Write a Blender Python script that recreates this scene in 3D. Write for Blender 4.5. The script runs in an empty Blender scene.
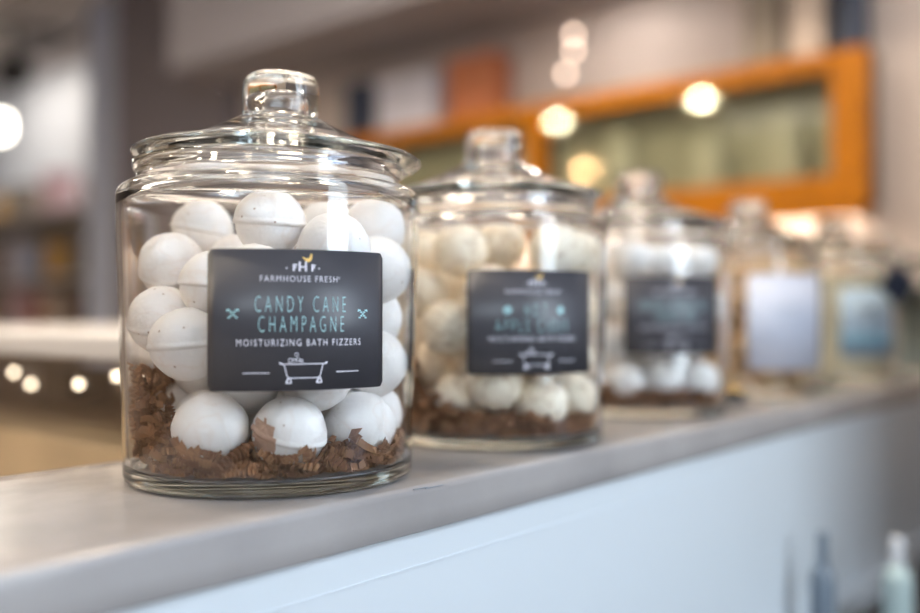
import bpy, bmesh, math, random
from mathutils import Vector, Matrix, noise
random.seed(7)
R = math.radians
SC = bpy.context.scene
COL = SC.collection
# ------------------------------------------------------------------ camera, sky, exposure
ZC = 1.10                                    # top of the counter
TH = math.atan2(.767, .641)                  # the counter runs away at this heading
def W(a, b, z=0.0):                          # room frame (a along counter, b behind it) -> world
    return Vector((a*.641 - b*.767, a*.767 + b*.641, z))
cam = bpy.data.cameras.new('camera'); co = bpy.data.objects.new('camera', cam); COL.objects.link(co)
co.location = (0, 0, ZC + .0998)
co.rotation_euler = (R(90) + math.atan((317-306.5)/920), 0, 0)
cam.sensor_width = 36; cam.lens = 36; cam.clip_start = .01
cam.dof.use_dof = True; cam.dof.focus_distance = .535; cam.dof.aperture_fstop = 1.75
SC.camera = co
wd = bpy.data.worlds.new('sky'); SC.world = wd; wd.use_nodes = True
bgn = wd.node_tree.nodes['Background']; bgn.inputs[0].default_value = (.72, .86, 1, 1); bgn.inputs[1].default_value = 1.4
SC.view_settings.view_transform = 'Standard'; SC.view_settings.look = 'None'
SC.view_settings.gamma = 1; SC.view_settings.use_curve_mapping = False
SC.view_settings.exposure = 0.50
try:
    SC.cycles.max_bounces = 24; SC.cycles.transmission_bounces = 20; SC.cycles.transparent_max_bounces = 24
    SC.cycles.glossy_bounces = 8; SC.cycles.diffuse_bounces = 5
    SC.cycles.sample_clamp_indirect = 25; SC.cycles.blur_glossy = .3
except Exception: pass
DAY = (.80, .90, 1); WARM = (1, .83, .63)
def area(name, loc, tgt, sx, sy, power, color):
    l = bpy.data.lights.new(name, 'AREA'); l.shape = 'RECTANGLE'; l.size = sx; l.size_y = sy
    l.energy = power; l.color = color
    o = bpy.data.objects.new(name, l); COL.objects.link(o); o.location = loc
    o.rotation_euler = (Vector(tgt) - Vector(loc)).to_track_quat('-Z', 'Y').to_euler()
    return o
# daylight from the shop window behind the camera, then an added high one
area('daylight', W(.655, -1.19, 1.78), W(.62, 0, 1.6), .50, 1.6, 20, DAY)
area('daylight', W(-1.5, -1.19, 2.38), W(-1.2, .4, 1.4), 2.1, .8, 26, DAY)  # fill through an unseen high window, added to brighten left-hand sides
# ------------------------------------------------------------------ materials
MATS = {}
def nt_mat(name):
    m = bpy.data.materials.new(name); m.use_nodes = True; MATS[name] = m
    return m, m.node_tree, m.node_tree.nodes['Principled BSDF']
def mat(name, col, rough=.5, metal=0, bump=0, bscale=200, mott=0, mscale=8, emit=None, estr=0, spec=None, coat=0):
    m, nt, p = nt_mat(name)
    p.inputs['Base Color'].default_value = (*col, 1); p.inputs['Roughness'].default_value = rough
    p.inputs['Metallic'].default_value = metal
    if spec is not None: p.inputs['Specular IOR Level'].default_value = spec
    if coat: p.inputs['Coat Weight'].default_value = coat; p.inputs['Coat Roughness'].default_value = .08
    if emit: p.inputs['Emission Color'].default_value = (*emit, 1); p.inputs['Emission Strength'].default_value = estr
    if mott or bump:
        tc = nt.nodes.new('ShaderNodeTexCoord')
    if mott:
        n = nt.nodes.new('ShaderNodeTexNoise'); n.inputs['Scale'].default_value = mscale; n.inputs['Detail'].default_value = 5
        nt.links.new(tc.outputs['Object'], n.inputs['Vector'])
        r = nt.nodes.new('ShaderNodeMapRange'); r.inputs[1].default_value = .3; r.inputs[2].default_value = .7
        r.inputs[3].default_value = 1-mott; r.inputs[4].default_value = 1+mott
        nt.links.new(n.outputs['Fac'], r.inputs[0])
        mx = nt.nodes.new('ShaderNodeMix'); mx.data_type = 'RGBA'; mx.blend_type = 'MULTIPLY'; mx.inputs[0].default_value = 1
        mx.inputs[6].default_value = (*col, 1); nt.links.new(r.outputs[0], mx.inputs[7])
        nt.links.new(mx.outputs[2], p.inputs['Base Color'])
    if bump:
        n = nt.nodes.new('ShaderNodeTexNoise'); n.inputs['Scale'].default_value = bscale; n.inputs['Detail'].default_value = 4
        nt.links.new(tc.outputs['Object'], n.inputs['Vector'])
        b = nt.nodes.new('ShaderNodeBump'); b.inputs['Strength'].default_value = bump; b.inputs['Distance'].default_value = .002
        nt.links.new(n.outputs['Fac'], b.inputs['Height']); nt.links.new(b.outputs[0], p.inputs['Normal'])
    return m
def glass(name, col, ior=1.46):
    m = bpy.data.materials.new(name); m.use_nodes = True; nt = m.node_tree; MATS[name] = m
    nt.nodes.clear(); o = nt.nodes.new('ShaderNodeOutputMaterial'); g = nt.nodes.new('ShaderNodeBsdfGlass')
    g.inputs['Color'].default_value = (*col, 1); g.inputs['Roughness'].default_value = 0; g.inputs['IOR'].default_value = ior
    va = nt.nodes.new('ShaderNodeVolumeAbsorption'); va.inputs[0].default_value = (.42,.64,.64,1); va.inputs[1].default_value = 3.5
    nt.links.new(va.outputs[0], o.inputs['Volume'])
    nt.links.new(g.outputs[0], o.inputs[0]); return m
def pane(name, tint, ior=1.5, rough=.05):               # thin sheet glass: see-through with a mirror reflection
    m = bpy.data.materials.new(name); m.use_nodes = True; nt = m.node_tree; MATS[name] = m
    nt.nodes.clear(); o = nt.nodes.new('ShaderNodeOutputMaterial')
    t = nt.nodes.new('ShaderNodeBsdfTransparent'); t.inputs[0].default_value = (*tint, 1)
    g = nt.nodes.new('ShaderNodeBsdfGlossy'); g.inputs['Roughness'].default_value = rough
    f = nt.nodes.new('ShaderNodeFresnel'); ge = nt.nodes.new('ShaderNodeNewGeometry'); mr = nt.nodes.new('ShaderNodeMapRange')
    mr.inputs[3].default_value = ior; mr.inputs[4].default_value = 1/ior      # both faces of the sheet act as air-to-glass
    nt.links.new(ge.outputs['Backfacing'], mr.inputs[0]); nt.links.new(mr.outputs[0], f.inputs[0])
    x = nt.nodes.new('ShaderNodeMixShader')
    nt.links.new(f.outputs[0], x.inputs[0]); nt.links.new(t.outputs[0], x.inputs[1]); nt.links.new(g.outputs[0], x.inputs[2])
    nt.links.new(x.outputs[0], o.inputs[0]); return m
def bomb_mat(name, base, speck, vein, vein_amt, vscale):
    m, nt, p = nt_mat(name)
    tc = nt.nodes.new('ShaderNodeTexCoord'); oi = nt.nodes.new('ShaderNodeObjectInfo')
    ad = nt.nodes.new('ShaderNodeVectorMath'); ad.operation = 'MULTIPLY_ADD'
    ad.inputs[1].default_value = (1,1,1)
    cx = nt.nodes.new('ShaderNodeCombineXYZ')
    for i in range(3): nt.links.new(oi.outputs['Random'], cx.inputs[i])
    nt.links.new(tc.outputs['Object'], ad.inputs[0]); nt.links.new(cx.outputs[0], ad.inputs[2])
    v = nt.nodes.new('ShaderNodeTexVoronoi'); v.inputs['Scale'].default_value = 150; nt.links.new(ad.outputs[0], v.inputs['Vector'])
    s = nt.nodes.new('ShaderNodeMapRange'); s.inputs[1].default_value = .07; s.inputs[2].default_value = .15; s.inputs[3].default_value = .85; s.inputs[4].default_value = 0
    nt.links.new(v.outputs['Distance'], s.inputs[0])
    sc_ = nt.nodes.new('ShaderNodeSeparateColor'); nt.links.new(v.outputs['Color'], sc_.inputs[0])
    gt = nt.nodes.new('ShaderNodeMath'); gt.operation = 'GREATER_THAN'; gt.inputs[1].default_value = .62; nt.links.new(sc_.outputs[0], gt.inputs[0])
    mu = nt.nodes.new('ShaderNodeMath'); mu.operation = 'MULTIPLY'; nt.links.new(s.outputs[0], mu.inputs[0]); nt.links.new(gt.outputs[0], mu.inputs[1])
    n = nt.nodes.new('ShaderNodeTexNoise'); n.inputs['Scale'].default_value = vscale; n.inputs['Detail'].default_value = 6; n.inputs['Distortion'].default_value = 1.2
    nt.links.new(ad.outputs[0], n.inputs['Vector'])
    ab = nt.nodes.new('ShaderNodeMath'); ab.operation = 'SUBTRACT'; ab.inputs[1].default_value = .5; nt.links.new(n.outputs['Fac'], ab.inputs[0])
    a2 = nt.nodes.new('ShaderNodeMath'); a2.operation = 'ABSOLUTE'; nt.links.new(ab.outputs[0], a2.inputs[0])
    vr = nt.nodes.new('ShaderNodeMapRange'); vr.inputs[1].default_value = 0; vr.inputs[2].default_value = .03; vr.inputs[3].default_value = vein_amt; vr.inputs[4].default_value = 0
    nt.links.new(a2.outputs[0], vr.inputs[0])
    m1 = nt.nodes.new('ShaderNodeMix'); m1.data_type = 'RGBA'; m1.inputs[6].default_value = (*base,1); m1.inputs[7].default_value = (*vein,1)
    nt.links.new(vr.outputs[0], m1.inputs[0])
    m2 = nt.nodes.new('ShaderNodeMix'); m2.data_type = 'RGBA'; m2.inputs[7].default_value = (*speck,1)
    nt.links.new(mu.outputs[0], m2.inputs[0]); nt.links.new(m1.outputs[2], m2.inputs[6]); nt.links.new(m2.outputs[2], p.inputs['Base Color'])
    p.inputs['Roughness'].default_value = .75
    nb = nt.nodes.new('ShaderNodeTexNoise'); nb.inputs['Scale'].default_value = 260; nb.inputs['Detail'].default_value = 3; nt.links.new(ad.outputs[0], nb.inputs['Vector'])
    b = nt.nodes.new('ShaderNodeBump'); b.inputs['Strength'].default_value = .45; b.inputs['Distance'].default_value = .001
    nt.links.new(nb.outputs['Fac'], b.inputs['Height']); nt.links.new(b.outputs[0], p.inputs['Normal'])
    return m
M_glass = glass('jar_glass', (1,1,1))
M_pane = pane('cabinet_pane', (.93,.96,.92)); M_case = pane('case_pane', (.97,.98,.98), rough=.03)
M_wall = mat('plaster_mauve', (.54,.475,.45), .8, bump=.1)
M_ink_blue = mat('plaster_ink_blue', (.26,.265,.28), .8)
M_dark = mat('plaster_dimmed', (.19,.175,.205), .8, bump=.1)  # dim light on the left wall section put into a darker plaster colour
M_white = mat('white_paint', (.78,.80,.84), .5)
M_jamb = mat('pale_blue_paint', (.42,.48,.64), .5)
M_soff = mat('soffit_paint', (.33,.32,.36), .8)
M_ceil = mat('ceiling_brown', (.60,.57,.57), .85)
M_floor = mat('floor_boards', (.26,.23,.20), .5, mott=.25, mscale=3)
M_panel = mat('panel_paint', (.66,.71,.755), .4)
M_orange = mat('amber_wood', (.50,.17,.001), .5, spec=.25, mott=.12, mscale=14)
M_walnut = mat('dark_walnut', (.10,.055,.02), .5)
M_olive = mat('cabinet_back', (.44,.40,.31), .7)
M_slate = mat('slate_paint', (.22,.24,.27), .6)
M_label = mat('label_paper', (.060,.059,.070), .36, bump=.05, bscale=900)
M_labelw = mat('label_white', (.56,.60,.72), .5); M_labelb = mat('label_blue', (.46,.60,.74), .5); M_band = mat('label_band', (.22,.42,.58), .5)
M_aqua = mat('aqua_ink', (.42,.70,.74), .5); M_ink = mat('white_ink', (.72,.70,.78), .5); M_gold = mat('gold_ink', (.90,.58,.17), .5)
M_dim = mat('dim_aqua_ink', (.20,.29,.31), .5)
M_pale = mat('pale_stoneware', (.55,.50,.40), .5)
M_top = mat('case_top_white', (.64,.62,.62), .5)
M_grey = mat('grey_ink', (.36,.40,.46), .6)
M_kraft = mat('kraft_paper', (.25,.12,.06), .8, mott=.35, mscale=60)
M_kraft2 = mat('kraft_paper_light', (.38,.20,.10), .8, mott=.3, mscale=60)
M_b1 = bomb_mat('bath_bomb_white', (.94,.915,.90), (.42,.29,.22), (.74,.56,.45), .18, 22)
M_b2 = bomb_mat('bath_bomb_cream', (.95,.86,.71), (.45,.28,.15), (.46,.30,.16), .75, 38)
M_b3 = bomb_mat('bath_bomb_pale', (.92,.90,.88), (.5,.42,.35), (.70,.60,.50), .2, 20)
M_b4 = bomb_mat('soap_tan', (.66,.45,.25), (.3,.18,.1), (.5,.32,.16), .4, 25)
M_crumb = mat('crack_fill', (.60,.40,.30), .9, bump=.5, bscale=300)
M_salt = mat('bath_salts_cream', (.90,.82,.60), .7, bump=1, bscale=420, mott=.15, mscale=250)
M_salt2 = mat('bath_salts_green', (.66,.72,.62), .7, bump=1, bscale=420, mott=.15, mscale=250)
M_black = mat('black_plastic', (.012,.012,.014), .35); M_navy = mat('navy_card', (.03,.045,.085), .5)
M_brass = mat('brass', (.80,.52,.22), .22, metal=1); M_steel = mat('steel', (.6,.6,.62), .3, metal=1)
M_tan = mat('tan_wood', (.50,.37,.23), .55, mott=.12, mscale=9)
M_cord = mat('cord', (.3,.25,.2), .8)
def stone_mat():
    m, nt, p = nt_mat('grey_stone')
    tc = nt.nodes.new('ShaderNodeTexCoord')
    n = nt.nodes.new('ShaderNodeTexNoise'); n.inputs['Scale'].default_value = 9; n.inputs['Detail'].default_value = 8
    nt.links.new(tc.outputs['Object'], n.inputs['Vector'])
    cr = nt.nodes.new('ShaderNodeValToRGB'); cr.color_ramp.elements[0].position = .3; cr.color_ramp.elements[0].color = (.32,.30,.298,1)
    cr.color_ramp.elements[1].position = .7; cr.color_ramp.elements[1].color = (.42,.395,.387,1)
    nt.links.new(n.outputs['Fac'], cr.inputs[0])
    v = nt.nodes.new('ShaderNodeTexVoronoi'); v.inputs['Scale'].default_value = 420; nt.links.new(tc.outputs['Object'], v.inputs['Vector'])
    s = nt.nodes.new('ShaderNodeMapRange'); s.inputs[1].default_value = .1; s.inputs[2].default_value = .3; s.inputs[3].default_value = .25; s.inputs[4].default_value = 0
    nt.links.new(v.outputs['Distance'], s.inputs[0])
    m2 = nt.nodes.new('ShaderNodeMix'); m2.data_type = 'RGBA'; m2.inputs[7].default_value = (.30,.29,.29,1)
    nt.links.new(s.outputs[0], m2.inputs[0]); nt.links.new(cr.outputs[0], m2.inputs[6]); nt.links.new(m2.outputs[2], p.inputs['Base Color'])
    p.inputs['Roughness'].default_value = .2
    nb = nt.nodes.new('ShaderNodeTexNoise'); nb.inputs['Scale'].default_value = 60; nt.links.new(tc.outputs['Object'], nb.inputs['Vector'])
    r = nt.nodes.new('ShaderNodeMapRange'); r.inputs[3].default_value = .12; r.inputs[4].default_value = .30
    nt.links.new(nb.outputs['Fac'], r.inputs[0]); nt.links.new(r.outputs[0], p.inputs['Roughness'])
    return m
M_stone = stone_mat()
# ------------------------------------------------------------------ mesh helpers
def link(name, me, m, parent=None, loc=None, rotz=None, smooth=True, bevel=0):
    o = bpy.data.objects.new(name, me); COL.objects.link(o)
    if m is not None: me.materials.append(m)
    if smooth:
        for p in me.polygons: p.use_smooth = True
    if parent is not None: o.parent = parent
    if loc is not None: o.location = loc
    if rotz is not None: o.rotation_euler.z = rotz
    if bevel:
        b = o.modifiers.new('edge', 'BEVEL'); b.width = bevel; b.segments = 2; b.limit_method = 'ANGLE'
    return o
def boxes(lst):                              # list of (x0,x1,y0,y1,z0,z1)
    bm = bmesh.new()
    for x0,x1,y0,y1,z0,z1 in lst:
        v = [bm.verts.new(c) for c in ((x0,y0,z0),(x1,y0,z0),(x1,y1,z0),(x0,y1,z0),(x0,y0,z1),(x1,y0,z1),(x1,y1,z1),(x0,y1,z1))]
        for f in ((0,3,2,1),(4,5,6,7),(0,1,5,4),(1,2,6,5),(2,3,7,6),(3,0,4,7)): bm.faces.new([v[i] for i in f])
    me = bpy.data.meshes.new('boxes'); bm.to_mesh(me); bm.free(); return me
def lathe(prof, seg=64, closed=False, fn=None):
    bm = bmesh.new(); rings = []
    for r, z in prof:
        if r < 1e-6: rings.append([bm.verts.new((0,0,z))])
        else: rings.append([bm.verts.new((r*math.cos(2*math.pi*i/seg), r*math.sin(2*math.pi*i/seg), z)) for i in range(seg)])
    prs = list(zip(rings, rings[1:])) + ([(rings[-1], rings[0])] if closed else [])
    for A, B in prs:
        for i in range(seg):
            j = (i+1) % seg
            if len(A) == 1 and len(B) == 1: continue
            if len(A) == 1: bm.faces.new((A[0], B[j], B[i]))
            elif len(B) == 1: bm.faces.new((A[i], A[j], B[0]))
            else: bm.faces.new((A[i], A[j], B[j], B[i]))
    if fn:
        for v in bm.verts: v.co = fn(v.co)
    bmesh.ops.recalc_face_normals(bm, faces=bm.faces)
    me = bpy.data.meshes.new('lathe'); bm.to_mesh(me); bm.free(); return me
def rounded(pts, rad_of, n=5):               # round the corners of a profile polyline
    out = []
    for i, p in enumerate(pts):
        rd = rad_of.get(i, 0)
        if not rd or i in (0, len(pts)-1): out.append(p); continue
        P, A, B = Vector(p), Vector(pts[i-1]), Vector(pts[i+1])
        da, db = (A-P), (B-P); k = min(rd, da.length*.48, db.length*.48)
        s, e = P + da.normalized()*k, P + db.normalized()*k
        for j in range(n+1):
            t = j/n; q = s*(1-t)**2 + P*2*t*(1-t) + e*t*t; out.append((q.x, q.y))
    return out
def tube(pts, rad, seg=8):
    bm = bmesh.new(); prev = None; pts = [Vector(p) for p in pts]; up = Vector((0,0,1))
    for i, p in enumerate(pts):
        d = (pts[min(i+1,len(pts)-1)] - pts[max(i-1,0)]).normalized()
        x = d.cross(up) if abs(d.z) < .95 else d.cross(Vector((1,0,0))); x.normalize(); y = d.cross(x)
        ring = [bm.verts.new(p + (x*math.cos(2*math.pi*k/seg) + y*math.sin(2*math.pi*k/seg))*rad) for k in range(seg)]
        if prev:
            for k in range(seg): bm.faces.new((prev[k], prev[(k+1)%seg], ring[(k+1)%seg], ring[k]))
        else: bm.faces.new(ring[::-1])
        prev = ring
    bm.faces.new(prev); me = bpy.data.meshes.new('tube'); bm.to_mesh(me); bm.free(); return me
def empty(name, loc, rotz=0): 
    o = bpy.data.objects.new(name, None); COL.objects.link(o); o.location = loc; o.rotation_euler.z = rotz
    o.empty_display_size = .02; return o
def tag(o, label=None, cat=None, group=None, kind=None):
    if label: o['label'] = label
    if cat: o['category'] = cat
    if group: o['group'] = group
    if kind: o['kind'] = kind
    return o
def struct(name, me, m, bevel=0):            # room pieces, built in the room frame
    return tag(link(name, me, m, rotz=TH, smooth=False, bevel=bevel), kind='structure')
def thing(name, label, cat, loc, rotz=0, group=None): return tag(empty(name, loc, rotz), label, cat, group)
# ------------------------------------------------------------------ the shop
def wall_with_hole(name, fixed, axis, u0, u1, z0, z1, holes, m, th):
    """wall slab of thickness th starting at `fixed`; axis 'a' = wall runs along a"""
    us = sorted({u0, u1, *[h[0] for h in holes], *[h[1] for h in holes]}); zs = sorted({z0, z1, *[h[2] for h in holes], *[h[3] for h in holes]})
    L = []
    for i in range(len(us)-1):
        for k in range(len(zs)-1):
            uc, zc = (us[i]+us[i+1])/2, (zs[k]+zs[k+1])/2
            if any(h[0] < uc < h[1] and h[2] < zc < h[3] for h in holes): continue
            if axis == 'a': L.append((us[i],us[i+1],fixed,fixed+th,zs[k],zs[k+1]))
            else: L.append((fixed,fixed+th,us[i],us[i+1],zs[k],zs[k+1]))
    return struct(name, boxes(L), m)
struct('floor', boxes([(-6.2,5.2,-1.3,11.2,-.1,0)]), M_floor)
struct('ceiling', boxes([(-6.2,2.9,-1.3,8.6,2.95,3.05)]), M_ceil)
HOLES = [(.39,.92,.96,2.6),(-2.6,-.4,1.95,2.82)]  # second opening is the unseen high window added for fill
wall_with_hole('wall_front', -1.2, 'a', -6.1, 2.9, 0, 2.95, HOLES, M_ink_blue, .1)
wall_with_hole('wall_left', -6.2, 'b', -1.1, 8.6, 0, 2.95, [], M_wall, .1)
wall_with_hole('wall_end', 2.68, 'b', -1.1, 3.6, 0, 2.95, [], M_wall, .1)
struct('wall_pillar', boxes([(2.6,2.9,3.58,4.587,0,2.95)]), M_dark)
struct('trim_1', boxes([(2.6,2.92,4.587,4.90,0,2.95)]), M_jamb, bevel=.01)
struct('shade_partition', boxes([(.95,1.03,-1.1,-.36,0,2.95)]), M_jamb)  # unseen partition added to shade the right end of the counter
struct('wall_far', boxes([(-6.2,2.9,8.5,8.6,0,2.95)]), M_wall)
struct('wall_back', boxes([(4.3,4.4,3.5,11.2,0,3.7),(2.9,4.3,3.4,3.5,0,3.7),(2.9,4.3,11.1,11.2,0,3.7),(2.9,3.0,8.6,11.2,0,3.7)]), M_white)
struct('ceiling_back', boxes([(2.9,4.4,3.4,11.2,3.6,3.7),(2.8,2.9,3.9,11.2,2.95,3.7)]), M_wall)
struct('soffit', boxes([(2.23,2.68,-1.1,3.5,2.26,2.95)]), M_soff)
for i, (fixed, axis, h) in enumerate(((-1.2,'a',HOLES[0]),(-1.2,'a',HOLES[1]))):
    u0,u1,z0,z1 = h; f = .035; um = (u0+u1)/2
    bars = [(u0,u0+f,z0,z1),(u1-f,u1,z0,z1),(u0,u1,z0,z0+f),(u0,u1,z1-f,z1)] + ([(um-f/2,um+f/2,z0,z1)] if u1-u0 > 1.5 else [])
    B = [(a,b,fixed+.02,fixed+.08,c,d) if axis == 'a' else (fixed+.02,fixed+.08,a,b,c,d) for a,b,c,d in bars]
    P = [(u0,u1,fixed+.048,fixed+.052,z0,z1) if axis == 'a' else (fixed+.048,fixed+.052,u0,u1,z0,z1)]
    w = struct('window_%d' % (i+1), boxes(B), M_white)
    tag(link('pane', boxes(P), M_case, w, smooth=False), kind='structure')
# ---- counter
ct = thing('counter', 'long shop counter with polished grey stone ledge and pale painted front', 'counter', (0,0,0), TH)
def slab_mesh():                              # stone ledge with a softly worn front edge
    bm = bmesh.new(); n = 160; a0, a1 = -1.2, 2.68; rows = []
    prof = [(.592,-.028),(.592,-.001),(.591,0)] + [(.592-.224*k/10, 0) for k in range(1,10)] + [(.3715,0),(.3695,-.0006),(.3682,-.0022),(.368,-.005),(.368,-.016),(.368,-.0265),(.3695,-.028)]
    for i in range(n+1):
        a = a0 + (a1-a0)*i/n; ring = []
        for k, (b, z) in enumerate(prof):
            wob = noise.noise(Vector((a*22, k*.7, 0)))*.0007 if k >= 12 else 0
            ring.append(bm.verts.new((a, b-wob, ZC+z)))
        rows.append(ring)
    for A, B in zip(rows, rows[1:]):
        for k in range(len(prof)):
            j = (k+1) % len(prof); bm.faces.new((A[k], B[k], B[j], A[j]))
    bm.faces.new(rows[0]); bm.faces.new(rows[-1][::-1]); bmesh.ops.recalc_face_normals(bm, faces=bm.faces)
    me = bpy.data.meshes.new('slab'); bm.to_mesh(me); bm.free(); return me
ws = link('worktop', slab_mesh(), M_stone, ct)
sm = ws.modifiers.new('split', 'EDGE_SPLIT'); sm.split_angle = R(50)
mk = link('edge_scratch', boxes([(.398,.410,.3676,.3690,ZC-.0019,ZC-.0014),(.408,.424,.3674,.3688,ZC-.0026,ZC-.0021)]), M_slate, ct, smooth=False); mk['label'] = 'short dark scratch in the edge'
link('front_panel', boxes([(-1.2,2.68,.374,.39,.1,ZC-.0285)]), M_panel, ct, smooth=False)
link('panel_seam', boxes([(-1.2,2.68,.3734,.3745,ZC-.0500,ZC-.0488)]), M_panel, ct, smooth=False)
link('carcass', boxes([(-1.2,2.68,.39,.58,0,ZC-.0285)]), M_panel, ct, smooth=False)
sl = thing('display_ledge', 'dark low display ledge with pale back strip against the counter front', 'shelf', (0,0,0), TH)
link('ledge_top', boxes([(.3,2.6,.12,.372,.81,.835)]), M_black, sl, smooth=False, bevel=.003)
link('back_strip', boxes([(.3,2.6,.352,.372,.835,.862)]), M_panel, sl, smooth=False)
for a in (.45, 1.5, 2.5): link('bracket', boxes([(a,a+.04,.16,.372,0,.81)]), M_black, sl, smooth=False)
# ---- lettering and labels, bent round a jar
def text_mesh(s, thin=0, space=1):
    c = bpy.data.curves.new('t', 'FONT'); c.body = s; c.size = 1; c.resolution_u = 3; c.offset = -thin; c.space_character = space
    o = bpy.data.objects.new('t', c); COL.objects.link(o)
    dg = bpy.context.evaluated_depsgraph_get(); me = bpy.data.meshes.new_from_object(o.evaluated_get(dg))
    bpy.data.objects.remove(o); bpy.data.curves.remove(c); return me
def poly_mesh(polys):                         # flat outlines
    bm = bmesh.new()
    for P in polys: bm.faces.new([bm.verts.new((x,y,0)) for x, y in P])
    me = bpy.data.meshes.new('p'); bm.to_mesh(me); bm.free(); return me
def stroke(pts, w, closed=False):             # a drawn line as quads
    out = []; n = len(pts)
    for i in range(n if closed else n-1):
        p, q = Vector(pts[i]), Vector(pts[(i+1)%n]); d = (q-p).normalized(); t = Vector((-d.y, d.x))*w/2
        p = p-d*w/3; q = q+d*w/3; m = max(1, int((q-p).length/.002))
        for k in range(m):
            s, e = p+(q-p)*k/m, p+(q-p)*(k+1)/m; out.append([tuple(s-t), tuple(e-t), tuple(e+t), tuple(s+t)])
    return out
def disc(x, y, r, n=10): return [(x+r*math.cos(2*math.pi*i/n), y+r*math.sin(2*math.pi*i/n)) for i in range(n)]
def bend(me, rad, az, zc, fit=None):
    vs = me.vertices
    if fit:
        cx, cy, w, h = fit
        xs = [v.co.x for v in vs]; ys = [v.co.y for v in vs]; x0,x1,y0,y1 = min(xs),max(xs),min(ys),max(ys)
        for v in vs: v.co.x = cx + ((v.co.x-x0)/(x1-x0)-.5)*w; v.co.y = cy + ((v.co.y-y0)/(y1-y0)-.5)*h
    for v in vs:
        t = az + v.co.x/rad; v.co = (rad*math.cos(t), rad*math.sin(t), zc+v.co.y)
    return me
def label_mesh(w, h, rad, az, zc, cr=.003, n=60, th=.00025):
    bm = bmesh.new(); cols = []
    for i in range(n+1):
        s = i/n
        x = -w/2 + w*s
        e = min(x+w/2, w/2-x); hh = h/2 - (cr-math.sqrt(max(0, cr*cr-(cr-e)**2)) if e < cr else 0)
        t = az + x/rad; c = []
        for r_ in (rad, rad+th):
            for z in (-hh, hh): c.append(bm.verts.new((r_*math.cos(t), r_*math.sin(t), zc+z)))
        cols.append(c)
    for A, B in zip(cols, cols[1:]):
        for k, j in ((2,3),(3,1),(1,0),(0,2)): bm.faces.new((A[k], B[k], B[j], A[j]))
    bm.faces.new([cols[0][k] for k in (0,2,3,1)]); bm.faces.new([cols[-1][k] for k in (1,3,2,0)])
    bmesh.ops.recalc_face_normals(bm, faces=bm.faces)
    me = bpy.data.meshes.new('label'); bm.to_mesh(me); bm.free(); return me
LR = .0937                                    # radius the labels sit at
def fit_label_profile(z):                     # outer radius of the jar body at height z
    return .0893 + (.0941-.0893)*min(1, max(0, (z-.014)/.145))
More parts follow.
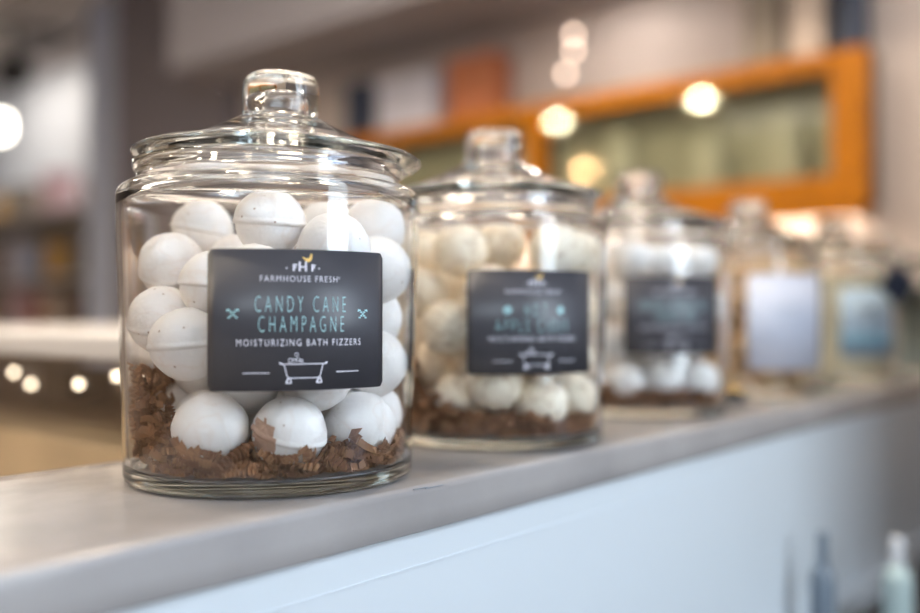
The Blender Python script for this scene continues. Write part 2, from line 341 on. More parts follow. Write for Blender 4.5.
def brand_label(root, az, lines, ornaments, legible=True, thin=.022, zc=.0982):
    W_, H_ = .1025, .0765; rad = fit_label_profile(zc)+.0025
    lb = link('label', label_mesh(W_, H_, rad, az, zc), M_label, root); lb['label'] = 'charcoal paper label'
    r2 = rad+.0005
    def put(name, me, m, fit=None): return link(name, bend(me, r2, az, zc, fit), m, lb, smooth=False)
    put('maker_name', text_mesh('FARMHOUSE FRESH', 0, 1.25), M_ink, (-.0018,.0223,.0425,.0033))
    put('maker_name', text_mesh('®'), M_ink, (.0205,.0232,.0014,.0014))
    # small gold hen above a little white fence monogram
    hen = [(-.0028,.0015),(-.0015,.0002),(-.0005,-.0008),(.0008,-.0010),(.0020,-.0002),(.0024,.0012),(.0026,.0028),(.0020,.0034),(.0012,.0022),(.0010,.0012),(-.0004,.0008),(-.0016,.0014)]
    put('hen_emblem', poly_mesh([[(x*1.1+.0022,y*1.1+.0325) for x, y in hen]]), M_gold)
    mono = []
    for i, (x, h) in enumerate(((-.0052,.0030),(-.0020,.0045),(.0014,.0045),(.0050,.0030))):
        mono += stroke([(x,.0268),(x,.0268+h)], .0011)
    mono += stroke([(-.0052,.0298),(-.0036,.0298)],.0009)+stroke([(-.002,.0288),(.0014,.0288)],.0009)+stroke([(.005,.0298),(.0065,.0296)],.0009)
    mono += stroke([(-.0052,.0284),(-.0040,.0284)],.0008)+stroke([(.005,.0284),(.0062,.0284)],.0008)
    mono += [disc(-.009,.028,.0005), disc(.0088,.028,.0005)]
    put('monogram', poly_mesh(mono), M_ink)
    for s, cx, cy, w, h in lines:
        if legible: put('scent_name', text_mesh(s, thin, 1.6), M_aqua, (cx,cy,w,h))
        else:
            n = len(s)*2; bars = []
            for i in range(n):
                if i % 9 == 8: continue
                x = cx-w/2 + w*(i+.5)/n; bars += stroke([(x,cy-h/2),(x,cy+h/2)], w/n*.38)
            put('scent_name', poly_mesh(bars), M_dim)
    put('product_line', text_mesh('MOISTURIZING BATH FIZZERS', 0, 1.3), M_ink, (-.0005,-.0122,.0700,.0037))
    for cx, cy, kind in ornaments:
        P = []
        if kind == 'cane':                    # two crossed striped sticks with hooked ends
            for s in (-1, 1):
                for k in range(5):
                    x = cx + s*(-.0026+.0013*k); y = cy + (-.0026+.0013*k)
                    P.append([(x-.0009,y-.0005),(x+.0009,y-.0005),(x+.0009,y+.0005),(x-.0009,y+.0005)])
                P += stroke([(cx+s*.0026,cy+.0026),(cx+s*.0036,cy+.0030),(cx+s*.0040,cy+.0020)], .0009)
        else:                                 # eight-petal rosette
            for k in range(8):
                t = k*math.pi/4; P += stroke([(cx+.0008*math.cos(t),cy+.0008*math.sin(t)),(cx+.0038*math.cos(t),cy+.0038*math.sin(t))], .0014)
        P = [[(cx+(x-cx)*.78, cy+(y-cy)*.78) for x, y in q] for q in P]; put('ornament', poly_mesh(P), M_aqua)
    y0 = -.0295; lw = .0006
    P = stroke([(-.0142,y0+.0075),(-.0118,y0+.0060),(-.0100,y0-.0010),(-.0088,y0-.0022),(.0098,y0-.0022),(.0110,y0-.0010),(.0128,y0+.0060),(.0152,y0+.0075)], lw)
    P += stroke([(-.0148,y0+.0078),(-.0142,y0+.0066),(.0152,y0+.0066),(.0158,y0+.0078)], lw*1.1)
    for s in (-.0092, .0102):
        P += stroke([(s,y0-.0020),(s-.0014,y0-.0052)], .0011)+stroke([(s-.0014,y0-.0052),(s+.0018,y0-.0052)], .0009)+stroke([(s+.0018,y0-.0052),(s+.0010,y0-.0022)], .0008)
    for x, y, r in ((-.008,.0088,.0013),(-.0055,.0092,.0010),(-.0032,.0094,.0012),(-.001,.0086,.0009),(-.0042,.0126,.0011)): P += stroke(disc(x,y0+y,r,9), .0004, True)
    P = [[(x*.86, y0+(y-y0)*.86) for x, y in q] for q in P]; P += stroke([(-.032,y0+.001),(-.018,y0+.001)], .0005)+stroke([(.019,y0+.001),(.033,y0+.001)], .0005)
    put('bathtub_drawing', poly_mesh(P), M_ink)
# ---- glass jars
OUT = [(0,.0035),(.060,.0030),(.078,0),(.0893,.0005),(.0893,.016),(.0941,.158),(.0941,.178),(.0835,.183),(.0815,.187),(.0845,.1905),(.0845,.1945)]
INN = [(.0795,.1945),(.0785,.187),(.0795,.180),(.0905,.173),(.0905,.158),(.0859,.018),(.0859,.0085),(.070,.0082),(0,.0095)]
BODY = rounded(OUT, {2:.004,3:.012,5:.006,6:.013,7:.004,8:.004,9:.002})+rounded(INN, {1:.003,2:.005,3:.010,4:.004,6:.007})
LID = [(0,.2535)]+rounded([(0,.2535),(.0232,.2535),(.0250,.2440),(.0238,.2285),(.0228,.2268),(.0270,.2258),(.0300,.2240),(.0350,.2210),(.0500,.2135),(.0700,.2058),(.0850,.2018),(.0892,.2013),(.0908,.1998),(.0897,.1978),(.0860,.1965),(.0835,.1950),(.0785,.1950),(.0772,.1880),(.0745,.1872),(.0728,.1950),(.0690,.2000),(.0500,.2078),(.0300,.2160),(.0185,.2200),(.0140,.2275),(.0143,.2380),(.0120,.2425),(0,.2428)],
      {1:.011,2:.008,3:.003,4:.003,5:.003,8:.004,11:.002,12:.002,13:.003,17:.003,18:.002,20:.004,23:.004,24:.004,25:.003,26:.006})[1:]
body_me = lathe(BODY, 128); lid_me = lathe(LID, 128)
def square_knob(v):                           # the knob is a softly squared grip
    if v.z > .2275:
        k = min(1, (v.z-.2275)/.006); a = math.atan2(v.y, v.x); r = math.hypot(v.x, v.y)
        f = 1 + .07*k*(abs(math.cos(2*a))*-1+.5); return Vector((v.x*f, v.y*f, v.z))
    return v
for v in lid_me.vertices: v.co = square_knob(v.co)
JARS = {'1': (-.1201,.587), '2': (.028,.765), '3': (.192,.985), '4': (.382,1.22), '5': (.580,1.433), '6': (.752,1.650)}
def jar(key, label, lid_tilt=0, lid_dx=0, rot=0):
    x, y = JARS[key]
    t = thing('glass_jar', label, 'jar', (x,y,ZC), 0, 'lidded glass jars along the counter')
    for nm, me in (('body', body_me), ('lid', lid_me)):
        o = bpy.data.objects.new(nm, me); COL.objects.link(o); o.parent = t
        if not me.materials: me.materials.append(M_glass)
        for p in me.polygons: p.use_smooth = True
        if nm == 'lid':
            o.location = (lid_dx,0,0); o.rotation_euler = (0,lid_tilt,rot)
    return t
j1 = jar('1', 'nearest and sharpest glass jar, of white bath bombs, charcoal candy cane champagne label', R(1.0), .0015, R(25))
brand_label(j1, R(-68.3), [('CANDY CANE',-.0005,.0086,.0505,.0086),('CHAMPAGNE',-.0002,-.0022,.0475,.0086)], [(-.0375,.0033,'cane'),(.0360,.0033,'cane')])
j2 = jar('2', 'second glass jar, charcoal hot apple cider label, cream bath bombs', 0, 0, R(10))
brand_label(j2, R(-73), [('HOT',0,.0088,.0175,.0092),('APPLE CIDER',-.0015,-.0025,.058,.0092)], [(-.0215,.0088,'rose'),(.0205,.0088,'rose')], thin=.026, zc=.0960)
j3 = jar('3', 'third glass jar, blurred charcoal label and white bath bombs', 0, 0, R(40))
brand_label(j3, R(-79), [('xxxxxxxxxxx',0,.0100,.074,.0090),('xxxxxxx',0,-.001,.045,.0090)], [], legible=False, zc=.1015)
j4 = jar('4', 'fourth glass jar with tall pale lavender label over tan contents', 0, 0, R(5))
l4 = link('label', label_mesh(.106,.118,.0942,R(-76),.0935), M_labelw, j4); l4['label'] = 'pale lavender label'
link('print', bend(poly_mesh(sum([stroke([(-.02+.0045*i,.012),(-.02+.0045*i,.021)],.0012) for i in range(9)],[])+stroke([(-.018,.004),(.018,.004)],.0012)), .0950, R(-76), .0935), M_grey, l4, smooth=False)
j5 = jar('5', 'fifth glass jar with light blue label over cream bath salts', 0, 0, R(15))
l5 = link('label', label_mesh(.092,.100,.0942,R(-78),.092), M_labelb, j5); l5['label'] = 'light blue label'
link('colour_band', label_mesh(.092,.022,.0948,R(-78),.065), M_band, l5)
link('print', bend(poly_mesh(stroke([(-.022,.02),(.022,.02)],.004)+stroke([(-.015,.011),(.015,.011)],.003)), .0955, R(-78), .092), M_grey, l5, smooth=False)
j6 = jar('6', 'last glass jar at the right edge, pale green bath salts', 0, 0, R(30))
# ---- bath bombs
def bomb_mesh(seed, crack=0):
    rb = .0212; prof = []; n = 26
    for i in range(n+1):
        t = -math.pi/2 + math.pi*i/n; prof.append((rb*math.cos(t), rb*math.sin(t)))
    prof = [p for p in prof if abs(p[1]) > .0019]
    lo = [p for p in prof if p[1] < 0]; up = [p for p in prof if p[1] > 0]
    lo = [(r*.965, z) for r, z in lo]
    prof = [(0,-rb)] + lo[1:] + [(rb*.962,-.0018),(rb*1.016,-.0014),(rb*1.030,-.0004),(rb*1.024,.0008),(rb*.998,.0016)] + up[:-1] + [(0,rb)]
    def f(v):
        d = v.normalized(); k = noise.noise(d*2.2+Vector((seed*9.1,seed*3.3,1)))*.0005 + noise.noise(d*9+Vector((seed,2,3)))*.00022
        pit = noise.noise(d*16+Vector((5*seed,1,0))); k -= max(0, pit-.42)*.0022
        if crack:                             # a broken-out chip: dent with a ragged rim
            c = d.dot(Vector((-.66,-.72,-.12)).normalized())+noise.noise(d*7+Vector((seed,0,0)))*.09
            if c > .84: k -= .0013
        return v + d*k
    return lathe(prof, 48, fn=f)
BM = [bomb_mesh(s) for s in (1,2,3)]; BMC = bomb_mesh(5, 1)
MESHES = {}
def bomb(jarkey, p, label, group, m, rot, crack=False):
    x, y = JARS[jarkey]; k = (random.randrange(3) if not crack else 9, m.name)
    if k not in MESHES:
        me = (BMC if crack else BM[k[0]]).copy(); me.materials.append(m)
        for q in me.polygons: q.use_smooth = True
        if crack:
            me.materials.append(M_crumb); 
            for q in me.polygons:
                c = Vector(q.center); d = c.normalized()
                cc = d.dot(Vector((-.66,-.72,-.12)).normalized())+noise.noise(d*7+Vector((5,0,0)))*.09
                if cc > .84: q.material_index = 1
        MESHES[k] = me
    o = bpy.data.objects.new('bath_bomb', MESHES[k]); COL.objects.link(o)
    rr = math.hypot(p[0], p[1])*1e-4; lim = .0859 + .0046*min(1, max(0, (p[2]*1e-4-.018)/.14)) - .0224; f = min(1, lim/max(rr, 1e-6))
    o.location = (x+p[0]*1e-4*f, y+p[1]*1e-4*f, ZC+p[2]*1e-4); o.rotation_euler = [R(a) for a in rot]
    return tag(o, label, 'bath bomb', group)
J1V = [(54,-330,1567),(-568,394,1586),(-649,10,1326),(-275,-327,1188),(-632,-233,976),(-383,-549,842),(446,-389,1409),(680,-59,1296),(647,244,1587),(281,456,1587),(633,231,993),(661,-83,710),(-364,-182,333),(228,-614,333),(599,-264,333),(-86,-307,624),(336,-352,650),(-640,141,358),(-434,15,699),(43,-679,1200),(79,-663,785),(402,-542,1024),(361,522,840),(636,158,364)]
J1F = [(-291,413,334),(-19,86,334),(332,513,333),(-31,645,628),(224,91,700),(-430,441,786),(-68,279,957),(109,-169,1019),(-219,-610,357),(-55,641,1190),(256,189,1238),(-247,182,1331),(-502,-396,1551)]
J2V = [(-273,-427,1518),(47,-154,1587),(466,-508,1516),(683,-90,1509),(-579,-20,1514),(-584,-298,1192),(-375,-557,917),(-444,-84,638),(-298,-383,333),(-19,-659,497),(340,-502,333),(627,-189,349),(-620,179,353),(-55,-677,1183),(275,-331,1180),(23,-427,850),(361,-182,791),(672,-72,1055),(658,92,665)]
J2F = [(-29,346,333),(484,323,337),(19,-77,360),(242,601,566),(-353,525,552),(146,207,698),(-572,286,865),(466,438,911),(-49,542,911),(-191,109,945),(228,150,1112),(-373,473,1197),(225,576,1236),(526,288,1400),(-38,298,1420)]
J3V = [(-289,-588,345),(558,-283,333),(141,-357,378),(-387,-321,1176),(-423,-482,736),(-226,-653,1587),(149,-452,1587),(543,-291,1587),(-124,-666,1122),(266,-495,1122),(16,-477,767),(452,-361,763),(653,-180,1126)]
J3F = [(91,150,333),(568,239,333),(-307,-22,333),(-307,529,335),(265,539,365),(-604,234,516),(-47,411,653),(352,83,664),(-95,-68,697),(356,520,784),(-504,-62,826),(-415,453,875),(98,217,1027),(591,233,1033),(67,636,1074),(-496,146,1194),(13,-120,1282),(-290,531,1298),(360,479,1347),(-92,220,1512),(596,141,1493),(-612,-107,1521)]

G1, G2, G3 = 'bath bombs in the nearest jar', 'bath bombs in the second jar', 'bath bombs in the third jar'
N1 = ['smooth white bath bomb at top of nearest jar, above the label',
 'white bath bomb at the back of nearest jar, upper left',
 'large white bath bomb against the glass, upper left beside the label corner',
 'white bath bomb half behind the upper left edge of the first label',
 'peach-shaded bath bomb behind the seamed one, left of first label',
 'white bath bomb with clear raised seam, left of the first label',
 'white bath bomb just above the upper right part of first label',
 'white bath bomb against the right wall of nearest jar, above label corner',
 'white bath bomb under the right shoulder of nearest jar',
 'white bath bomb behind the topmost one of nearest jar',
 'white bath bomb at right wall of nearest jar, beside the label middle',
 'white bath bomb at right wall of nearest jar, beside label lower corner',
 'white bath bomb half sunk in brown paper, bottom left of nearest jar',
 'cracked white bath bomb with crumbly chipped patch, bottom centre of nearest jar',
 'white bath bomb with slanted seam, bottom right of nearest jar',
 'white bath bomb peeking below the bottom edge of first label, left',
 'white bath bomb peeking below the bottom edge of first label, right',
 'shaded bath bomb low at the left wall behind brown paper',
 'shaded bath bomb between the seamed one and the paper, left']
ROT1 = [(4,3,0),(0,10,0),(35,-15,20),(3,5,40),(20,0,0),(2,-4,0),(60,10,0),(80,20,0),(40,0,30),(10,10,0),(0,80,0),(70,0,40),(80,30,10),(8,14,0),(25,-62,10),(-20,0,0),(75,0,0),(30,0,0),(0,30,0)]
for i, p in enumerate(J1V):
    if i < len(N1): bomb('1', p, N1[i], G1, M_b1, ROT1[i], crack=(i == 13))
    elif i == 23: bomb('1', p, 'white bath bomb low at the right wall of nearest jar', G1, M_b1, (10,40,0))
    else: bomb('1', p, 'white bath bomb hidden behind the label of nearest jar', G1, M_b1, (random.uniform(0,90),random.uniform(0,90),0))
for p in J1F[:-1]: bomb('1', p, 'white bath bomb deep inside nearest jar, behind the front ones', G1, M_b1, (random.uniform(0,180),random.uniform(0,180),0))
N2 = {0:'cream bath bomb at top left of second jar, above the label corner',1:'cream bath bomb at top of second jar, set back behind label middle',
 2:'cream bath bomb above the right half of second label',3:'cream bath bomb at top right wall of second jar',4:'cream bath bomb at upper left wall of second jar, next to nearest jar',
 5:'cream bath bomb in the left column of second jar, second from top',6:'cream bath bomb touching the left edge of second label',7:'cream bath bomb low behind the left edge of second label',
 8:'cream bath bomb with brown streaks, bottom left below second label',9:'cream bath bomb peeking below the second label',10:'cream bath bomb with brown crackle, bottom centre of second jar',
 11:'cream bath bomb at bottom right wall of second jar',12:'cream bath bomb at bottom left wall of second jar',17:'cream bath bomb at right of the second label, upper',18:'cream bath bomb at right of the second label, lower'}
for i, p in enumerate(J2V): bomb('2', p, N2.get(i, 'cream bath bomb hidden behind the second label'), G2, M_b2, (random.uniform(0,180),random.uniform(0,180),0))
for p in J2F: bomb('2', p, 'cream bath bomb deep inside second jar, behind the front ones', G2, M_b2, (random.uniform(0,180),random.uniform(0,180),0))
N3 = {0:'white bath bomb at bottom left of third jar',1:'white bath bomb at bottom right of third jar',2:'white bath bomb just below the third label',3:'white bath bomb left of third label, upper',
 4:'white bath bomb left of third label, lower',5:'white bath bomb at top left of third jar',6:'white bath bomb above the middle of third label',7:'white bath bomb at top right of third jar',12:'white bath bomb right of the third label'}
for i, p in enumerate(J3V): bomb('3', p, N3.get(i, 'white bath bomb hidden behind the third label'), G3, M_b3, (random.uniform(0,180),random.uniform(0,180),0))
for p in J3F: bomb('3', p, 'white bath bomb deep inside third jar, behind the front ones', G3, M_b3, (random.uniform(0,180),random.uniform(0,180),0))
# tan soap balls fill the fourth jar
k = 0
for lay in range(5):
    for i in range(8):
        t = R(45*i + 22*lay); z = 333 + lay*300
        bomb('4', (math.cos(t)*600, math.sin(t)*600, z), ('tan bath bomb at the left wall of the fourth jar, ' + ('bottom layer','second layer','middle layer','fourth layer','top layer')[lay] if i == 4 else 'tan bath bomb inside the fourth jar'), 'tan bath bombs in the fourth jar', M_b4, (random.uniform(0,180),0,0))
# ---- bath salts in the last jars: a mound nobody could count
def salts(key, top, m, label):
    prof = rounded([(0,.0105),(.0845,.0105),(.0890,.150),(.0890,top-.006),(.07,top),(0,top+.004)], {1:.006,3:.006})
    def f(v): 
        if v.z > .02: return v + Vector((0,0,noise.noise(v*60)*.004 if v.z > top-.012 else 0))
        return v
    o = link('bath_salts', lathe(prof, 64, fn=f), m, loc=(*JARS[key], ZC)); tag(o, label, 'bath salts', kind='stuff')
salts('5', .165, M_salt, 'cream bath salts filling the jar with the blue label')
salts('6', .150, M_salt2, 'pale green bath salts filling the last jar')
# ---- crinkled paper shred
def shred(key, n, label, seed, high=True):
    rnd = random.Random(seed); bm = bmesh.new()
    balls = [Vector(p)*1e-4 for p in {'1': J1V+J1F, '2': J2V+J2F, '3': J3V+J3F}[key] if p[2] < 1000]
    def strip(p, d, w, nf, pitch, amp, twist, bow, mat_i):
        d = d.normalized(); o_ = Vector((p.x,p.y,0)).normalized() + Vector((rnd.uniform(-.7,.7),rnd.uniform(-.7,.7),rnd.uniform(-.6,.6))); s = d.cross(o_).normalized(); u = d.cross(s)
        prev = None
        for i in range(nf+1):
            t = (i - nf/2)*pitch; q = p + d*t + u*(amp if i % 2 else -amp) + s*bow*((i/nf)-.5)**2
            a = twist*i; sx = s*math.cos(a) + u*math.sin(a)
            cl = []
            for e in (-1, 1):
                v = q + sx*w/2*e
                for c in balls:
                    dv = v-c; L = dv.length
                    if L < .0226: v = c + dv*(.0226/L)
                rr = math.hypot(v.x, v.y); lim = .0852 + .0045*min(1,max(0,(v.z-.015)/.15))
                if v.z < .018: lim -= .0045*(1-max(0,(v.z-.0095))/.0085)**2
                if rr > lim: v.x *= lim/rr; v.y *= lim/rr
                v.z = max(v.z, .0100); cl.append(bm.verts.new(v))
            if prev:
                f = bm.faces.new((prev[0], prev[1], cl[1], cl[0])); f.material_index = mat_i
            prev = cl
    for i in range(n):
        az = rnd.uniform(0, 2*math.pi); outer = rnd.random() < .72
        rad = rnd.uniform(.066, .0825) if outer else rnd.uniform(.005, .068)
        left = max(0, -math.cos(az-.15))**4 if high else 0      # heaped higher up one side
        top = .025 + .044*left if outer else .025
        z = .011 + (top-.011)*rnd.random()**(1.0)
        tn_ = Vector((-math.sin(az), math.cos(az), 0)); d = tn_*rnd.choice((-1,1)) + Vector((rnd.uniform(-.5,.5), rnd.uniform(-.5,.5), rnd.uniform(-.7,.7)))
        strip(Vector((rad*math.cos(az), rad*math.sin(az), z)), d, rnd.uniform(.0034,.0052), rnd.randrange(6,16), rnd.uniform(.0011,.0017), rnd.uniform(.0010,.0015), rnd.uniform(-.05,.05), rnd.uniform(-.006,.006), 0 if rnd.random() < .6 else 1)
    if high:                                  # a few strands stand up along the glass
        for i in range(16):
            az = math.pi + rnd.uniform(-.35,.55)
            strip(Vector((.0825*math.cos(az), .0825*math.sin(az), rnd.uniform(.03,.062))), Vector((rnd.uniform(-.3,.3),rnd.uniform(-.3,.3),1)), .0038, rnd.randrange(9,17), .0019, .0015, .02, .004, 1)
    me = bpy.data.meshes.new('shred'); bm.to_mesh(me); bm.free()
    o = link('crinkle_paper', me, M_kraft, loc=(*JARS[key], ZC), smooth=False); me.materials.append(M_kraft2)
    sd = o.modifiers.new('thickness', 'SOLIDIFY'); sd.thickness = .0003
    return tag(o, label, 'paper shred', kind='stuff')
shred('1', 1150, 'brown crinkled paper shred at the bottom of nearest jar, heaped up left', 11)
shred('2', 900, 'brown crinkled paper shred at the bottom of second jar', 12)
shred('3', 600, 'brown crinkled paper shred at the bottom of third jar', 13)
# ---- black tag hanging on the last jar
tg = thing('hanging_tag', 'small dark navy square tag hanging cornerwise on the fifth jar', 'tag', (.637,1.338,ZC+.147), R(20))
me = boxes([(-.025,.025,-.0008,.0008,-.025,.025)]); me.transform(Matrix.Rotation(R(40),4,'Y')); link('card', me, M_navy, tg, smooth=False)
link('string', tube([(0,0,.033),(.0,.006,.037),(0,.010,.040)], .0007, 6), M_cord, tg)
# ---- small tin in front of the fourth jar
tn = thing('candle_tin', 'tiny black tin with amber glinting brass lid before the fourth jar', 'tin', (.318,1.075,ZC), R(30))
link('tin_body', lathe(rounded([(0,0),(.016,0),(.016,.014),(0,.014)], {1:.002,2:.002}), 32), M_black, tn)
link('brass_lid', lathe(rounded([(0,.0142),(.0165,.0142),(.0165,.019),(0,.021)], {1:.001,2:.003}), 32), M_brass, tn)
# ---- glazed amber cabinet on the end wall
cb = thing('wall_cabinet', 'amber orange wooden wall cabinet with olive glazed doors', 'cabinet', (0,0,0), TH)
CZ0, CZ1, CB0, CB1, CA = 1.502, 1.925, .732, 2.80, 2.56
link('carcass', boxes([(CA+.028,2.68,CB0+.005,CB1,CZ0,CZ0+.012),(CA+.028,2.68,CB0+.005,CB1,CZ1-.012,CZ1),(CA+.028,2.68,CB0+.005,CB0+.02,CZ0,CZ1),(CA+.028,2.68,CB1-.02,CB1,CZ0,CZ1)]), M_walnut, cb, smooth=False)
link('back_panel', boxes([(2.672,2.68,CB0+.02,CB1-.02,CZ0+.012,CZ1-.012)]), M_olive, cb, smooth=False)
link('divider', boxes([(CA+.028,2.672,1.80,1.815,CZ0+.012,CZ1-.012)]), M_walnut, cb, smooth=False)
for b0, b1 in ((CB0, 1.812), (1.814, CB1)):
    s = .095 if b0 == CB0 else .035
    dr = link('door', boxes([(CA,CA+.028,b0,b0+s,CZ0,CZ1),(CA,CA+.028,b1-.035,b1,CZ0,CZ1),(CA,CA+.028,b0+s,b1-.035,CZ1-.055,CZ1),(CA,CA+.028,b0+s,b1-.035,CZ0,CZ0+.085)]), M_orange, cb, smooth=False, bevel=.003)
    link('glazing', boxes([(CA+.012,CA+.016,b0+s,b1-.035,CZ0+.085,CZ1-.055)]), M_pane, dr, smooth=False)
lk = link('added_light_strip', boxes([(2.60,2.66,CB0+.06,CB1-.06,CZ0-.006,CZ0)]), None, cb, smooth=False)  # glowing strip added under the cabinet to backlight the far jars
lk.data.materials.append(mat('added_strip_glow', (.9,.9,.9), .5, emit=(1,.86,.66), estr=14))
link('added_strip_lip', boxes([(2.565,2.575,CB0+.02,CB1-.02,CZ0-.032,CZ0),(2.565,2.68,CB0+.02,CB0+.03,CZ0-.032,CZ0)]), M_orange, cb, smooth=False)  # lip that hides the added strip from view
def lathe_thing(name, label, cat, loc, parts, group=None, rotz=0):
    t = thing(name, label, cat, loc, rotz, group)
    for nm, prof, rd, m in parts: link(nm, lathe(rounded(prof, rd), 32), m, t)
    return t
for b, h, r_, lb in ((.98,.27,.036,'white canister nearest the right end inside the amber cabinet'),(1.21,.24,.036,'squat white canister in the middle inside the amber cabinet'),(1.52,.29,.036,'tall white canister beside the divider inside the amber cabinet')):
    lathe_thing('canister', lb, 'canister', W(2.63,b,CZ0+.0125), [('body',[(0,0),(r_,0),(r_,h*.8),(0,h*.8)],{1:.01,2:.02},M_pale),('stopper',[(0,h*.8),(r_*.7,h*.8),(r_*.7,h),(0,h)],{1:.004,2:.012},M_pale)], 'canisters in the cabinet', TH).scale = (1,1.7,1)
def bottle(label, loc, h, r_, m, mc, group=None):
    return lathe_thing('bottle', label, 'bottle', loc, [('body',[(0,0),(r_,0),(r_,h*.62),(r_*.36,h*.74),(r_*.34,h*.86),(0,h*.86)],{1:.006,2:.03,3:.02},m),('cap',[(0,h*.855),(r_*.45,h*.855),(r_*.45,h),(0,h)],{1:.002,2:.006},mc)], group)
bottle('tall navy bottle at the right end on top of amber cabinet', W(2.62,.79,CZ1), .36, .045, M_navy, M_navy)
def carton(label, loc, sx, sy, h, m, ml, rotz=TH, group=None, name='carton'):
    t = thing(name, label, 'box', loc, rotz, group)
    link('box', boxes([(-sx/2,sx/2,-sy/2,sy/2,0,h*.86)]), m, t, smooth=False, bevel=.003); link('top_flap', boxes([(-sx/2-.002,sx/2+.002,-sy/2-.002,sy/2+.002,h*.86,h)]), ml, t, smooth=False, bevel=.003)
    return t
M_taup = mat('taupe_card', (.27,.23,.19), .7); M_beige = mat('beige_card', (.62,.52,.45), .7); M_rust = mat('rust_card', (.42,.14,.06), .6)
M_lav = mat('lavender_card', (.58,.58,.68), .6); M_pink = mat('pink_card', (.66,.46,.50), .6); M_amber = mat('amber_card', (.72,.42,.10), .5); M_brown = mat('brown_card', (.20,.12,.08), .6); M_blue = mat('blue_card', (.20,.28,.45), .6)
carton('beige carton beside the navy bottle on amber cabinet', W(2.62,.90,CZ1), .10, .09, .40, M_beige, M_beige)
carton('taupe carton left of the beige carton on amber cabinet', W(2.62,1.02,CZ1), .10, .10, .34, M_taup, M_taup)
pb = thing('glint_beads', 'three tiny glowing beads placed as highlights above the amber cabinet', 'glint beads', (.3668,2.96,2.26))
M_tiny = mat('highlight_glow', (.9,.8,.7), .4, emit=(1,.74,.58), estr=6)  # glowing beads stand in for bright highlights over the cabinet
link('cord', tube([(0,0,0),(0,0,-.15),(-.002,0,-.20),(-.026,0,-.275)], .002, 6), M_cord, pb)
for x, z in ((.0,-.148),(0,-.200),(-.026,-.275)):
    o = link('highlight_bead', lathe(rounded([(0,-.009),(.009,-.009),(.009,.009),(0,.009)], {1:.008,2:.008}), 16), M_tiny, pb, loc=(x,0,z))
carton('rust red carton on top of amber cabinet, left of the glowing beads', W(2.62,2.10,CZ1), .11, .22, .22, M_rust, M_rust)
carton('lavender carton on the left part of amber cabinet', W(2.62,2.42,CZ1), .11, .30, .20, M_lav, M_lav)
carton('small dark navy carton at left end on amber cabinet', W(2.62,2.70,CZ1), .11, .12, .22, M_navy, M_navy)
# ---- glass display case behind the counter at left
dc = thing('display_case', 'glass display case with white top on tan wooden base, left behind counter', 'display case', (0,0,0), TH)
A0, A1, B0, B1 = .45, .98, .66, 1.75
link('base', boxes([(A0,A1,B0,B1,0,1.078)]), M_tan, dc, smooth=False, bevel=.003)
link('top', boxes([(A0-.015,A1,B0-.02,B1+.02,1.160,1.183)]), M_top, dc, smooth=False, bevel=.004)
link('front_glass', boxes([(A0+.005,A0+.010,B0,B1,1.078,1.160)]), M_case, dc, smooth=False)
link('side_glass', boxes([(A0+.01,A1-.01,B0,B0+.005,1.078,1.160)]), M_case, dc, smooth=False)
link('back_glass', boxes([(A1-.010,A1-.005,B0,B1,1.078,1.160)]), M_case, dc, smooth=False)
for i, (b, h, m, c) in enumerate(((.80,.05,M_lav,'lavender'),(.92,.038,M_brown,'brown'),(1.02,.055,M_pink,'pink'),(1.13,.045,M_lav,'pale lavender'),(1.27,.05,M_taup,'taupe'),(1.40,.04,M_pink,'dusty pink'),(1.55,.05,M_beige,'beige'))):
    carton('small %s box inside the glass display case, %s' % (c, ('nearest the big jar','second from the jar end','third from the jar end','fourth from the jar end','fifth from the jar end','sixth from the jar end','furthest from the jar')[i]), W(.66+.06*(i%2),b,1.0785), .07, .08, h, m, m, group='boxes in the display case', name='soap_box')
ls = thing('glint_beads', 'tiny glowing beads placed as glints in the glass display case, left', 'glint beads', W(.47,.80,1.158), TH)
M_glint = mat('glint_glow', (.9,.85,.8), .4, emit=(1,.80,.58), estr=8)  # glowing beads stand in for glints on the case glass
link('cord', tube([(0,0,0),(0,.26,0)], .0012, 6), M_cord, ls)
for bb, zz in ((1.043,1.138),(1.002,1.1267),(.898,1.1316),(.825,1.1427)):
    k = link('glint_bead', lathe(rounded([(0,-.0028),(.0028,-.0028),(.0028,.0028),(0,.0028)], {1:.0025,2:.0025}), 12), M_glint, ls, loc=(0,bb-.80,zz-1.158))
    link('lead', tube([(0,0,.0028),(0,0,1.158-zz)], .0007, 5), M_cord, k)
# ---- bottles on the low ledge
def pump(label, a, b, h, r_, m, mc): return lathe_thing('lotion_bottle', label, 'bottle', W(a,b,.835), [('body',[(0,0),(r_,0),(r_,h*.66),(r_*.4,h*.76),(0,h*.76)],{1:.006,2:.015,3:.01},m),('cap',[(0,h*.755),(r_*.42,h*.755),(r_*.42,h),(0,h)],{1:.002,2:.006},mc)], 'bottles on the low ledge')
M_sea = mat('sea_green', (.50,.62,.62), .35); M_fog = mat('fog_blue', (.18,.22,.27), .4)
pump('slim dark grey bottle against the counter front on low ledge', 1.005, .335, .135, .013, M_fog, M_fog)
pump('pale sea green bottle standing on the low ledge', 1.10, .285, .120, .016, M_sea, M_white)
pump('black bottle at the lower right corner on low ledge', 1.12, .235, .115, .016, M_black, M_black)
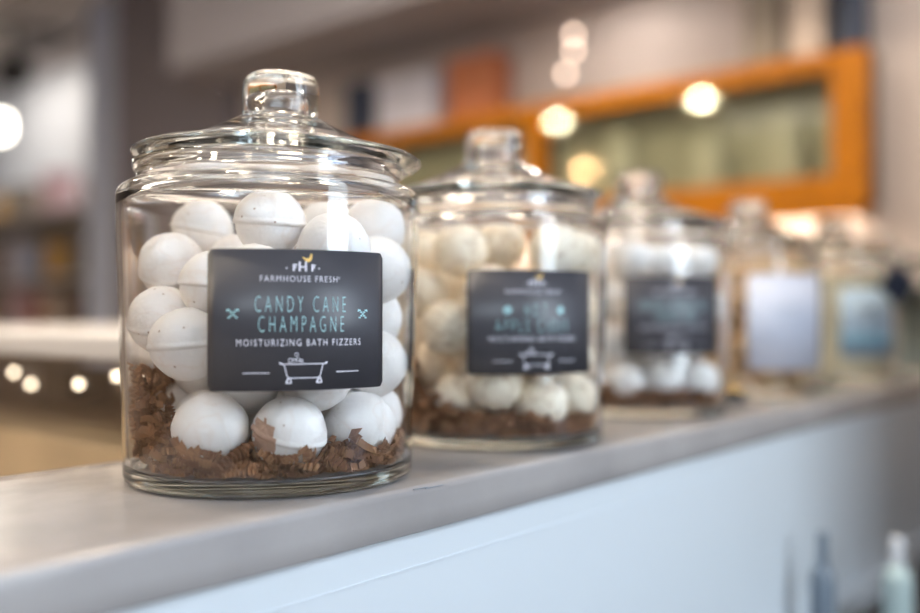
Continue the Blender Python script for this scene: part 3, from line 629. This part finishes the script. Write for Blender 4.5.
# ---- back room: shelving with goods, lamp, spotlight
sh = thing('shelf_unit', 'white shelving unit full of goods in the room behind, left', 'shelf', W(3.5,7.2,0), TH)
for y0 in (-1.5, 1.46): link('side_panel', boxes([(-.2,.2,y0,y0+.04,0,2.0)]), M_taup, sh, smooth=False)
link('back_panel', boxes([(.18,.2,-1.46,1.46,0,2.0)]), M_taup, sh, smooth=False)
for z in (.25,.70,1.10,1.48,1.98): link('shelf_board', boxes([(-.2,.18,-1.46,1.46,z,z+.0245)]), M_white, sh, smooth=False)
rs = random.Random(4)
tone = [(M_amber,'amber'),(M_brown,'brown'),(M_pink,'pink'),(M_blue,'blue'),(M_beige,'beige'),(M_taup,'taupe'),(M_lav,'lavender'),(M_rust,'rust')]
SEQ = {1.98:'01542', 1.48:'0160234', 1.10:'2540137'}
for z, nm in ((1.125,'lower'),(1.505,'middle'),(2.005,'top')):
    n = {1.125:9,1.505:9,2.005:6}[z]
    for i in range(n):
        m, c = tone[(i*3 + int(z*10)) % 8]; b = 7.2-1.3 + 2.6*i/(n-1) + (.04 if i == n//2 else 0)
        where = 'position %s from the doorway' % ['first','second','third','fourth','fifth','sixth','seventh','eighth','ninth'][i]
        h = rs.uniform(.22,.33)
        if i % 3 == 1: bottle('%s bottle on the %s shelf of the room behind, %s' % (c,nm,where.replace('position ','')), W(3.47,b,z), h, .07, m, M_white, 'goods on the far shelves')
        else: carton('%s carton on the %s shelf of the room behind, %s' % (c,nm,where.replace('position ','')), W(3.47,b,z), .2, rs.uniform(.14,.22), h, m, m, group='goods on the far shelves')
def light_mesh(name, strength, color): return mat(name, (.9,.9,.9), .5, emit=color, estr=strength)
M_globe = light_mesh('globe_glow', 10, (1,.93,.80)); M_down = light_mesh('downlight_glow', 650, (1,.82,.54))
M_back = light_mesh('back_light', 6, (1,.93,.84))
gp = W(3.03,7.0,0)
gl = thing('globe_lamp', 'bright round globe pendant lamp at the left edge', 'lamp', (gp.x,gp.y,2.61))
link('globe', lathe(rounded([(0,-.07),(.07,-.07),(.07,.07),(.03,.07),(0,.07)], {1:.065,2:.065}), 32), M_globe, gl); link('cord', tube([(0,0,.07),(0,0,.99)], .006), M_black, gl)
link('canopy', lathe([(0,.96),(.05,.96),(.05,.99),(0,.99)], 24), M_black, gl)
sp = W(2.467,5.50,0)
tk = thing('spotlight', 'black track spotlight at the upper left edge', 'spotlight', (sp.x,sp.y,2.645), TH+R(60))
me = lathe(rounded([(0,0),(.10,0),(.085,.40),(0,.40)], {1:.01,2:.02}), 24); me.transform(Matrix.Rotation(R(70),4,'Y')); link('can', me, M_black, tk)
link('stem', tube([(.1,0,.03),(.1,0,.29)], .018), M_black, tk); link('track', boxes([(.07,.13,-.25,.25,.28,.305)]), M_black, tk, smooth=False)
for i, (a, b, w) in enumerate(((3.6,5.6,'nearer the white jamb'),(3.6,8.6,'further from the white jamb'))):
    t = thing('unseen_panel_light', 'warm ceiling panel light of the room behind, %s' % w, 'ceiling light', W(a,b,3.56), TH)
    link('frame', boxes([(-.32,.32,-.62,.62,0,.04)]), M_white, t, smooth=False); link('diffuser', boxes([(-.28,.28,-.58,.58,-.012,0)]), M_back, t, smooth=False)
M_strip = light_mesh('added_panel_glow', 2.5, (1,.92,.80))  # unseen ceiling panels added for warm fill
for a, b, w in ((.3,2.6,'over the display case'),(-2.6,2.6,'further back, nearer the far end')):
    t = thing('unseen_panel_light', 'long unseen ceiling panel added to warm the shop, %s' % w, 'ceiling light', W(a,b,2.905), TH)
    link('frame', boxes([(-.22,.22,-.82,.82,0,.045)]), M_white, t, smooth=False); link('diffuser', boxes([(-.19,.19,-.79,.79,-.010,0)]), M_strip, t, smooth=False)
# ---- recessed warm downlights of the shop, plus two added soffit lamps
ring_me = lathe([(.06,-.004),(.085,-.004),(.085,0),(.06,.0)], 24, closed=True); ring_me.materials.append(M_white)
lamp_me = lathe([(0,-.002),(.058,-.002),(.058,0),(0,0)], 24); lamp_me.materials.append(M_down)
wide_me = lathe([(0,-.002),(.10,-.002),(.10,0),(0,0)], 24); wide_me.materials.append(light_mesh('wide_downlight_glow', 135, WARM))
spot_me = lathe([(0,-.002),(.05,-.002),(.05,0),(0,0)], 24); spot_me.materials.append(light_mesh('added_soffit_glow', 58, (1,.90,.80)))  # unseen soffit lamps added to brighten the cabinet wall
amber_me = lathe([(0,-.002),(.07,-.002),(.07,0),(0,0)], 24); amber_me.materials.append(light_mesh('amber_lamp_glow', 1100, (1,.60,.28)))
wring_me = lathe([(.102,-.004),(.13,-.004),(.13,0),(.102,.0)], 24, closed=True); wring_me.materials.append(M_white)
for i, (a, b, w) in enumerate(((-1.72,3.23,'second row, third from windows'),(-1.66,4.56,'second row, furthest from windows'),(-4.16,5.85,'alone at the far end'),(1.35,1.5,'beyond the display case'),(.2,3.6,'far behind the display case'),(1.2,.6,'over the end of the jars'),(.2,.9,'over the nearest jar'),(-.9,1.2,'between the nearest jar and the windows'),(-1.76,1.9,'second row, nearest the windows'),(2.42,.45,'unseen, added under the soffit beside the amber cabinet'),(2.42,1.45,'unseen, added under the soffit above the amber cabinet'))):
    t = thing('downlight', 'small warm round ceiling downlight, '+w, 'ceiling light', W(a,b,2.258 if a > 2.3 else 2.948), 0, 'ceiling downlights')
    for nm, me in ((('trim_ring', ring_me), ('lamp', amber_me)) if i == 2 else (('trim_ring', ring_me), ('lamp', lamp_me)) if i < 3 else (('trim_ring', ring_me), ('lamp', spot_me)) if a > 2.3 else (('trim_ring', wring_me), ('lamp', wide_me))):
        o = bpy.data.objects.new(nm, me); COL.objects.link(o); o.parent = t
